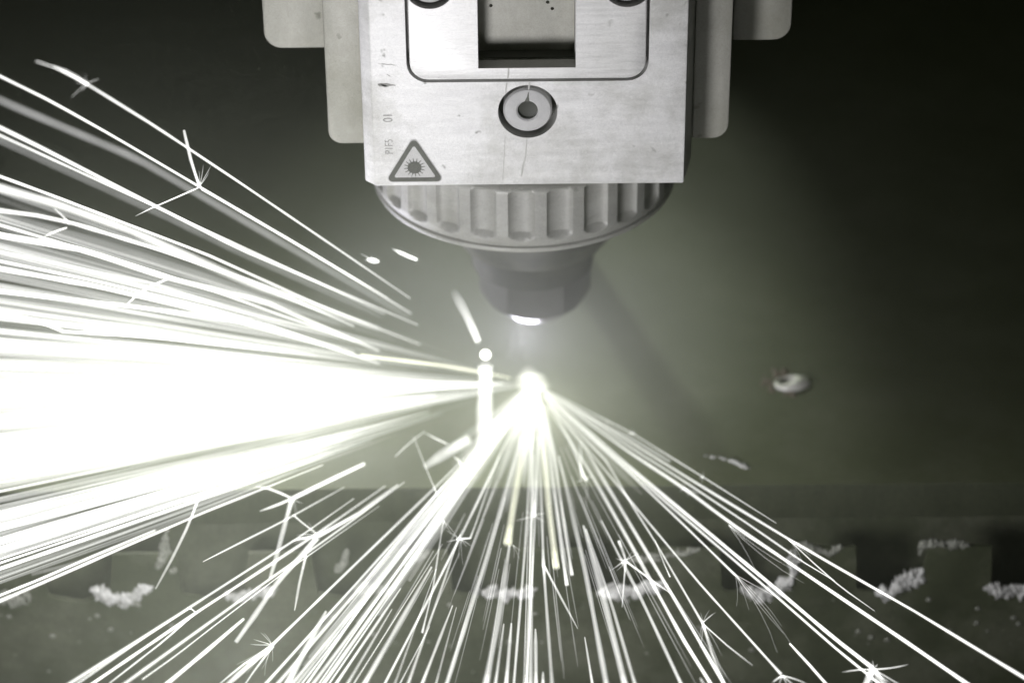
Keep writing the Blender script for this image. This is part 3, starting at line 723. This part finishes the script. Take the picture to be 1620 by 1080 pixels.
spark([(790, 720), (745, 850), (735, 860), (722, 852)], 2.6, Z(), label='fine trail ending in a small feathery burst left of the middle', group=GB, kids=[('burst', ((730, 853), [(150, 28), (180, 24), (330, 20), (250, 30), (265, 40), (300, 14)], 1.8))])
spark([(702, 822), (694, 870), (685, 930), (668, 1000)], 3, Z(), label='trail dropping steeply off the left bundle from a bright knot', group=GB, kids=[('burst', ((702, 824), [(320, 34), (290, 22), (250, 20)], 1.6))])
spark([(990, 886), (985, 870), (979, 855)], 4, Fan('z', 14), label='small star shaped burst of hairs on a trail right of the middle', group=GB, head=.8,
      kids=[('branch', ([(990, 887), (1025, 913), (1061, 938)], 3.2, 0.25)), ('branch', ([(990, 887), (987, 920), (984, 960)], 3, 0.2)), ('burst', ((990, 886), [(35, 24), (50, 18), (200, 20), (215, 30), (240, 22), (180, 16), (160, 10)], 2.0))])
spark([(918, 700), (920, 745), (928, 760)], 3, Z(), label='curled trail ending in a soft burst right of the cutting point, over the sheet', group=GB, kids=[('burst', ((926, 757), [(120, 18), (200, 16), (280, 50), (290, 30), (20, 12)], 1.8))])
spark([(862, 625), (893, 680), (914, 722), (922, 755)], 4, Z(), label='inward bent trail leading to the soft burst over the sheet', group=GB)
# right fan
ZR = 'right'
spark([(862, 616), (930, 650), (1000, 685), (1112, 754), (1228, 827)], 2.6, Fan('z', 20), label='topmost thin spark trail on the right, with two bright beads, fading over the slat', group=GR, tail=0.3, h1=0.6,
      kids=[('burst', ((1000, 685), [(90, 7), (270, 7), (0, 7), (180, 7)], 2.4)), ('burst', ((1112, 754), [(90, 8), (270, 9), (200, 6)], 2.4)), ('burst', ((961, 668), [(90, 5), (270, 5)], 2.2))])
spark([(862, 618), (1000, 701), (1120, 775), (1249, 853), (1320, 894), (1450, 968), (1620, 1071), (1680, 1108)], 4.2, Fan('z', 14), label='long straight spark trail running to the lower right corner', group=GR,
      kids=[('branch', ([(1249, 854), (1285, 888), (1330, 928), (1384, 966)], 2.2, 0.3)), ('burst', ((1247, 852), [(340, 60), (325, 46), (315, 40)], 1.6))])
spark([(862, 619), (1000, 709), (1084, 762), (1180, 826), (1270, 888), (1320, 918)], 3.4, Fan('z', 17), label='thin trail just below the long straight one on the right, ending among crossing hairs', group=GR, tail=0.4, h1=.7)
spark([(862, 620), (1000, 718), (1084, 773), (1153, 825), (1320, 938), (1430, 1012), (1529, 1080), (1570, 1108)], 5.2, Fan('z', 11), label='thick spark trail reaching the bottom edge nearest the right corner', group=GR, h1=1.4,
      kids=[('burst', ((1084, 772), [(120, 10), (200, 10), (300, 14), (330, 24)], 2.2)), ('burst', ((1153, 830), [(318, 120), (325, 90), (312, 150), (308, 110)], 1.4))])
spark([(862, 621), (1000, 742), (1110, 833), (1216, 921), (1320, 1009), (1381, 1056)], 5.6, Fan('z', 9), label='thick spark trail ending in the largest star burst near the bottom right', group=GR, h1=1.4,
      kids=[('burst', ((1382, 1058), [(0, 55), (178, 50), (90, 14), (60, 10), (330, 60), (318, 60), (300, 40), (280, 34), (265, 36), (250, 44), (240, 40), (310, 34)], 4.0)), ('branch', ([(1381, 1058), (1374, 1070), (1366, 1090)], 9, 0.9)), ('branch', ([(1384, 1058), (1392, 1072), (1402, 1090)], 6, 0.8))])
spark([(862, 624), (1000, 748), (1110, 842), (1216, 932), (1320, 1023), (1380, 1072), (1400, 1088)], 4, Fan('z', 8), label='spark trail running as a close twin below the thick star tipped one', group=GR)
spark([(862, 625), (1000, 752), (1080, 828), (1163, 909)], 3.4, Fan('z', 15), label='spark trail ending in a spray of fine hairs over the bright dross notch', group=GR,
      kids=[('burst', ((1163, 908), [(315, 165), (322, 110), (306, 120), (298, 60), (285, 50), (330, 90), (311, 140)], 1.5))])
spark([(862, 628), (1000, 795), (1110, 926), (1236, 1066)], 3.6, Fan('z', 12), label='spark trail ending in a half cut star at the bottom edge, right of the middle', group=GR,
      kids=[('burst', ((1238, 1068), [(350, 45), (200, 18), (240, 20), (215, 20), (300, 30), (320, 36)], 4.0))])
spark([(862, 630), (960, 730), (1000, 799), (1037, 857), (1112, 986)], 3.4, Fan('z', 16), label='spark trail ending in an upright tuft of hairs, right of the middle', group=GR,
      kids=[('branch', ([(1112, 986), (1125, 1030), (1147, 1085)], 3.6, 0.8)), ('branch', ([(1112, 986), (1150, 1020), (1191, 1052)], 2, 0.3)), ('burst', ((1112, 984), [(70, 22), (50, 26), (95, 16), (35, 20), (260, 30), (275, 40), (285, 95), (292, 100), (305, 60), (250, 24)], 1.8))])
spark([(868, 640), (920, 700), (1000, 834), (1098, 999), (1145, 1080), (1160, 1106)], 5.4, Fan('z', 7), label='thick straight trail reaching the bottom edge under the right side plate', group=GR, h1=1.3)
spark([(866, 644), (930, 740), (1000, 864), (1081, 1011), (1124, 1080), (1140, 1106)], 5.6, Fan('z', 6), label='thick trail reaching the bottom edge under the gap beside the right side plate', group=GR, h1=1.3)
spark([(1249, 1017), (1278, 1048), (1306, 1080), (1330, 1106)], 4.4, Z(), label='short lone streak starting abruptly in the dark at the bottom right', group=GR, head=0.5, h0=1.2)
spark([(1036, 853), (1050, 890), (1060, 912)], 2, Z(), label='tiny stray thread beside the tuft tipped trail', group=GR)
spark([(860, 614), (940, 664), (1000, 694), (1060, 730)], 5, Fan('z', 18), label='soft short trail inside the upper right bundle near the cutting point', group=GR, mat=M_DIM, h0=1.6)
spark([(1108, 1072), (1114, 1082), (1120, 1092)], 3.4, Z(), label='clipped tip of a streak at the bottom edge right of centre', group=GR, head=.6)
# single blobs and stray streaks near the nozzle
GS = 'stray sparks near the nozzle'
spark([(660, 411), (650, 407), (638, 402), (620, 393)], 6, Fan('c', -40), label='small comet shaped spark floating left of the fluted ring', group=GS, head=0.9, tail=0.15, h0=1.4, h1=0.4)
spark([(600, 414), (590, 412), (580, 410)], 8, Fan('c', -40), label='tiny ragged bright blob left of the comet shaped spark', group=GS, head=0.5, tail=0.4, h0=1.2, kids=[('burst', ((588, 412), [(140, 22), (170, 12), (100, 8), (350, 10)], 2))])
spark([(757, 541), (748, 520), (735, 492), (724, 472), (717, 460)], 13, Fan('c', -62), M_SOFT, 'slanting soft edged bright bar left of the nozzle', GS, head=0.9, tail=0.9, h0=1.0, h1=0.08)
spark([(768, 578), (768, 620), (766, 670), (763, 718)], 24, Fan('c', -62), M_SOFT, 'wide upright white bar left of the cutting point', GS, head=0.9, tail=0.9, h0=1.3, h1=0.35)
spark([(742, 694), (722, 706), (700, 719), (672, 738)], 16, Fan('z', 25), M_SOFT, 'fat white streak slanting below the upright bar', GS, head=0.8, tail=0.5, h0=1.0, h1=0.5)
spark([(797, 654), (786, 662), (774, 672)], 4, Fan('z', 25), label='small stray dash between the upright bar and the fan', group=GS)
spark([(654, 690), (666, 720), (680, 755), (692, 782)], 2, Fan('z', 30), label='hair thin stray line crossing above the lower left trails', group=GS, h0=.6)
spark([(672, 682), (648, 700), (625, 722)], 3.4, Fan('z', 30), label='faint bent dash below the jet, above the fat white streak', group=GS, tail=.3, h0=.5, h1=.7)
spark([(672, 684), (690, 694), (708, 702)], 1.8, Fan('z', 30), label='faint thread leading to the fat white streak', group=GS, h0=.6)
spark([(718, 722), (726, 728), (734, 742)], 4, Fan('z', 25), label='small hooked spark under the fat white streak', group=GS)
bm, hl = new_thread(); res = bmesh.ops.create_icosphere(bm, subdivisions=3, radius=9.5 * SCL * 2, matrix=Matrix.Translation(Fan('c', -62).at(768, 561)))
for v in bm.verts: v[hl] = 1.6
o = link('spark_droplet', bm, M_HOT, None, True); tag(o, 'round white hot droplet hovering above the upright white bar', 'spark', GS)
# zones give the plain trails of the lower fan their own labels
zones = [(0, 470, 'under the left rear plate'), (470, 515, 'under the gap between the left plates'), (515, 600, 'under the left side plate'), (600, 700, 'under the warning triangle'), (700, 790, 'under the left half of the window'),
         (790, 845, 'below the big screw and left of it'), (845, 885, 'below the big screw and right of it'), (885, 980, 'under the right part of the window'), (980, 1030, "under the cover's right edge"), (1030, 1200, 'under the right edge of the block')]
ords = ['leftmost', 'second from left', 'third from left', 'fourth from left', 'fifth from left', 'sixth from left', 'seventh from left', 'eighth from left', 'ninth from left']
for a, b, ph in zones:
    grp = sorted([s for s in SPARKS if s[1] == 'bottom' and a <= s[2][2][0] < b], key=lambda s: s[2][2][0])
    for i, (o, _, px, wd) in enumerate(grp):
        th = 'thick' if wd >= 6 else ('hair thin' if wd < 2.6 else 'fine' if wd < 4 else 'white')
        st = 'short' if px[0][1] > 880 else 'long'
        pos = ords[i] + ' ' if len(grp) > 1 else ''
        o['label'] = '%s %s spark trail, %s%s' % (st, th, pos, ph)

# the dense jet: countless trails
bm, hl = new_thread()
def jet(n, y0, y1, w0, w1, h, s0, s1, ya, peak=None):
    for i in range(n):
        ye = random.uniform(y0, y1) if peak is None else random.triangular(y0, y1, peak)
        t0 = random.uniform(s0, s1); sl = (ye - 606) / 846.0
        xs = 846 - 846 * t0 - 12
        pts = [(xs, 606 + sl * (846 - xs))]
        xe = -70
        bend = random.uniform(-5, 5)
        pts += [((xs + xe) / 2, 606 + sl * (846 - (xs + xe) / 2) + bend), (xe, 606 + sl * (846 - xe))]
        wd = random.uniform(w0, w1)
        fan = Fan('z', random.uniform(3, 40)) if ye > 600 else Fan('y', random.uniform(-ya * 1.6, ya))
        thread(bm, hl, pts, wd, fan, 0.15, 1.0, h * 0.7, h * random.uniform(0.6, 1.4), 9, 6, 0.12)
jet(5, 615, 785, 14, 30, 1.5, 0.0, 0.25, 50)
jet(30, 596, 835, 4, 12, 1.5, 0.02, 0.55, 60)
jet(46, 480, 840, 2, 5, 1.1, 0.05, 0.6, 60)
jet(4, 690, 780, 34, 56, 1.5, 0.15, 0.4, 40)
jet(5, 600, 650, 10, 18, 1.5, 0.0, 0.1, 30)
jet(20, 470, 606, 4, 12, 0.8, 0.05, 0.45, 60, 590)
jet(22, 370, 600, 3, 7, 1.1, 0.2, 0.6, 60, 560)
jet(12, 290, 480, 3, 6, 0.8, 0.3, 0.7, 60)
jet(24, 815, 910, 3, 7, 1.2, 0.15, 0.5, 60)
jet(44, 300, 600, 2, 5, 0.7, 0.05, 0.6, 60)
jet(12, 300, 600, 14, 30, 0.22, 0.1, 0.4, 60)
jet(16, 800, 930, 2, 4, 0.8, 0.1, 0.5, 60)
j = link('spark_jet', bm, M_JET, None, True, 'stuff')
j['label'] = 'dense white jet of sparks streaming left from the cutting point'; j['category'] = 'sparks'
# fine threads close to the cut, below it
bm, hl = new_thread()
for i in range(44):
    xe = random.gauss(760, 230); ln = random.uniform(0.12, 0.45)
    d = (xe - CPX[0], 474)
    thread(bm, hl, [(CPX[0] + d[0] * 0.01, CPX[1] + d[1] * 0.01), (CPX[0] + d[0] * ln, CPX[1] + d[1] * ln)], random.uniform(5, 15), Z(), 0.6, 0.3, 1.3, 0.3, 6, 6)
for i in range(15):
    xe = random.gauss(505, 34); ln = random.uniform(0.5, 0.95)
    d = (xe - CPX[0], 474)
    thread(bm, hl, [(CPX[0] + d[0] * 0.04, CPX[1] + d[1] * 0.04), (CPX[0] + d[0] * ln, CPX[1] + d[1] * ln)], random.uniform(4, 9), Z(), 0.6, 0.5, 1.0, 0.7, 7, 6)
for i in range(70):
    xe = random.uniform(420, 1180); l0 = random.uniform(0.1, 0.7); l1 = min(1.05, l0 + random.uniform(0.15, 0.45))
    d = (xe - CPX[0], 474)
    thread(bm, hl, [(CPX[0] + d[0] * l0, CPX[1] + d[1] * l0), (CPX[0] + d[0] * l1 + random.uniform(-3, 3), CPX[1] + d[1] * l1)], random.uniform(1.4, 2.6), Z(), 0.4, 0.3, 1.6, 0.7, 6, 5)
j = link('spark_brush', bm, M_JET, None, True, 'stuff')
j['label'] = 'mass of short white threads crowding out of the cutting point'; j['category'] = 'sparks'
# melt pool, plus soft glowing spheres that imitate the bloom round it
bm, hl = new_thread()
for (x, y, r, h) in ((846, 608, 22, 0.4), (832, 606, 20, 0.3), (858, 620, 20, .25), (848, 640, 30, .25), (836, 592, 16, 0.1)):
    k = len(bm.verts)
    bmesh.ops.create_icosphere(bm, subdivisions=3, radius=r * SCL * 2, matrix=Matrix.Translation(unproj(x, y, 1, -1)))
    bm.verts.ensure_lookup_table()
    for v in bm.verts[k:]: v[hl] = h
o = link('melt_pool_bloom', bm, M_HOT, None, True); tag(o, 'white hot molten spot with added soft bloom, where all the sparks start', 'molten metal')

# ------------------------------------------------------------------ smoky air
HAZE = 0.01
bm = prism([(-1100, -1100), (1100, -1100), (1100, 1300), (-1100, 1300)], -1250, 680, 'z')
hm = bpy.data.materials.new('smoky_air'); hm.use_nodes = True; hm.node_tree.nodes.clear()
ho = N(hm.node_tree, 'ShaderNodeOutputMaterial'); hv = N(hm.node_tree, 'ShaderNodeVolumePrincipled')
hv.inputs['Color'].default_value = (0.80, 0.92, 0.5, 1); hv.inputs['Density'].default_value = HAZE
hm.node_tree.links.new(hv.outputs[0], ho.inputs['Volume'])
link('haze', bm, hm, None, False, 'stuff')

# thin smoke drifting round the sparks: an uneven cloud, thickest at its middle
bm = bmesh.new(); bmesh.ops.create_icosphere(bm, subdivisions=3, radius=1.0)
sm = bpy.data.materials.new('spark_smoke'); sm.use_nodes = True; nt = sm.node_tree; nt.nodes.clear(); L = nt.links.new
so = N(nt, 'ShaderNodeOutputMaterial'); sv = N(nt, 'ShaderNodeVolumePrincipled'); sv.inputs['Color'].default_value = (0.92, 0.94, 0.88, 1)
tc = N(nt, 'ShaderNodeTexCoord'); gr = N(nt, 'ShaderNodeTexGradient', gradient_type='SPHERICAL'); L(tc.outputs['Object'], gr.inputs[0])
nz = N(nt, 'ShaderNodeTexNoise'); nz.inputs['Scale'].default_value = 2.2; nz.inputs['Detail'].default_value = 2; L(tc.outputs['Object'], nz.inputs['Vector'])
mr = N(nt, 'ShaderNodeMapRange'); mr.inputs[3].default_value = 0.5; mr.inputs[4].default_value = 1.5; L(nz.outputs['Fac'], mr.inputs[0])
mu = N(nt, 'ShaderNodeMath', operation='MULTIPLY'); L(gr.outputs['Fac'], mu.inputs[0]); L(mr.outputs[0], mu.inputs[1])
m2 = N(nt, 'ShaderNodeMath', operation='MULTIPLY'); m2.inputs[1].default_value = 0.48; L(mu.outputs[0], m2.inputs[0])
mp = N(nt, 'ShaderNodeMapping', vector_type='POINT'); S = (340 / 85, 260 / 85, 200 / 75); c = (110 / 340, 30 / 260, 34 / 200)
mp.inputs['Scale'].default_value = S; mp.inputs['Location'].default_value = tuple(-a * b for a, b in zip(c, S)); L(tc.outputs['Object'], mp.inputs['Vector'])
g2 = N(nt, 'ShaderNodeTexGradient', gradient_type='SPHERICAL'); L(mp.outputs[0], g2.inputs[0])
m3 = N(nt, 'ShaderNodeMath', operation='MULTIPLY_ADD'); m3.inputs[1].default_value = 4.2; L(g2.outputs['Fac'], m3.inputs[0]); L(m2.outputs[0], m3.inputs[2])
L(m3.outputs[0], sv.inputs['Density'])
mc = N(nt, 'ShaderNodeMixRGB'); mc.inputs[1].default_value = (0.87, 0.93, 0.76, 1); mc.inputs[2].default_value = (0.93, 0.93, 0.92, 1)
L(g2.outputs['Fac'], mc.inputs[0]); L(mc.outputs[0], sv.inputs['Color'])
L(sv.outputs[0], so.inputs['Volume'])
smo = link('smoke', bm, sm, None, False, 'stuff')
smo.location = Vector((-110, -60, 10)) * MM; smo.scale = (0.34, 0.26, 0.2)
smo['label'] = 'thin pale smoke drifting round the sparks and over the sheet'; smo['category'] = 'smoke'
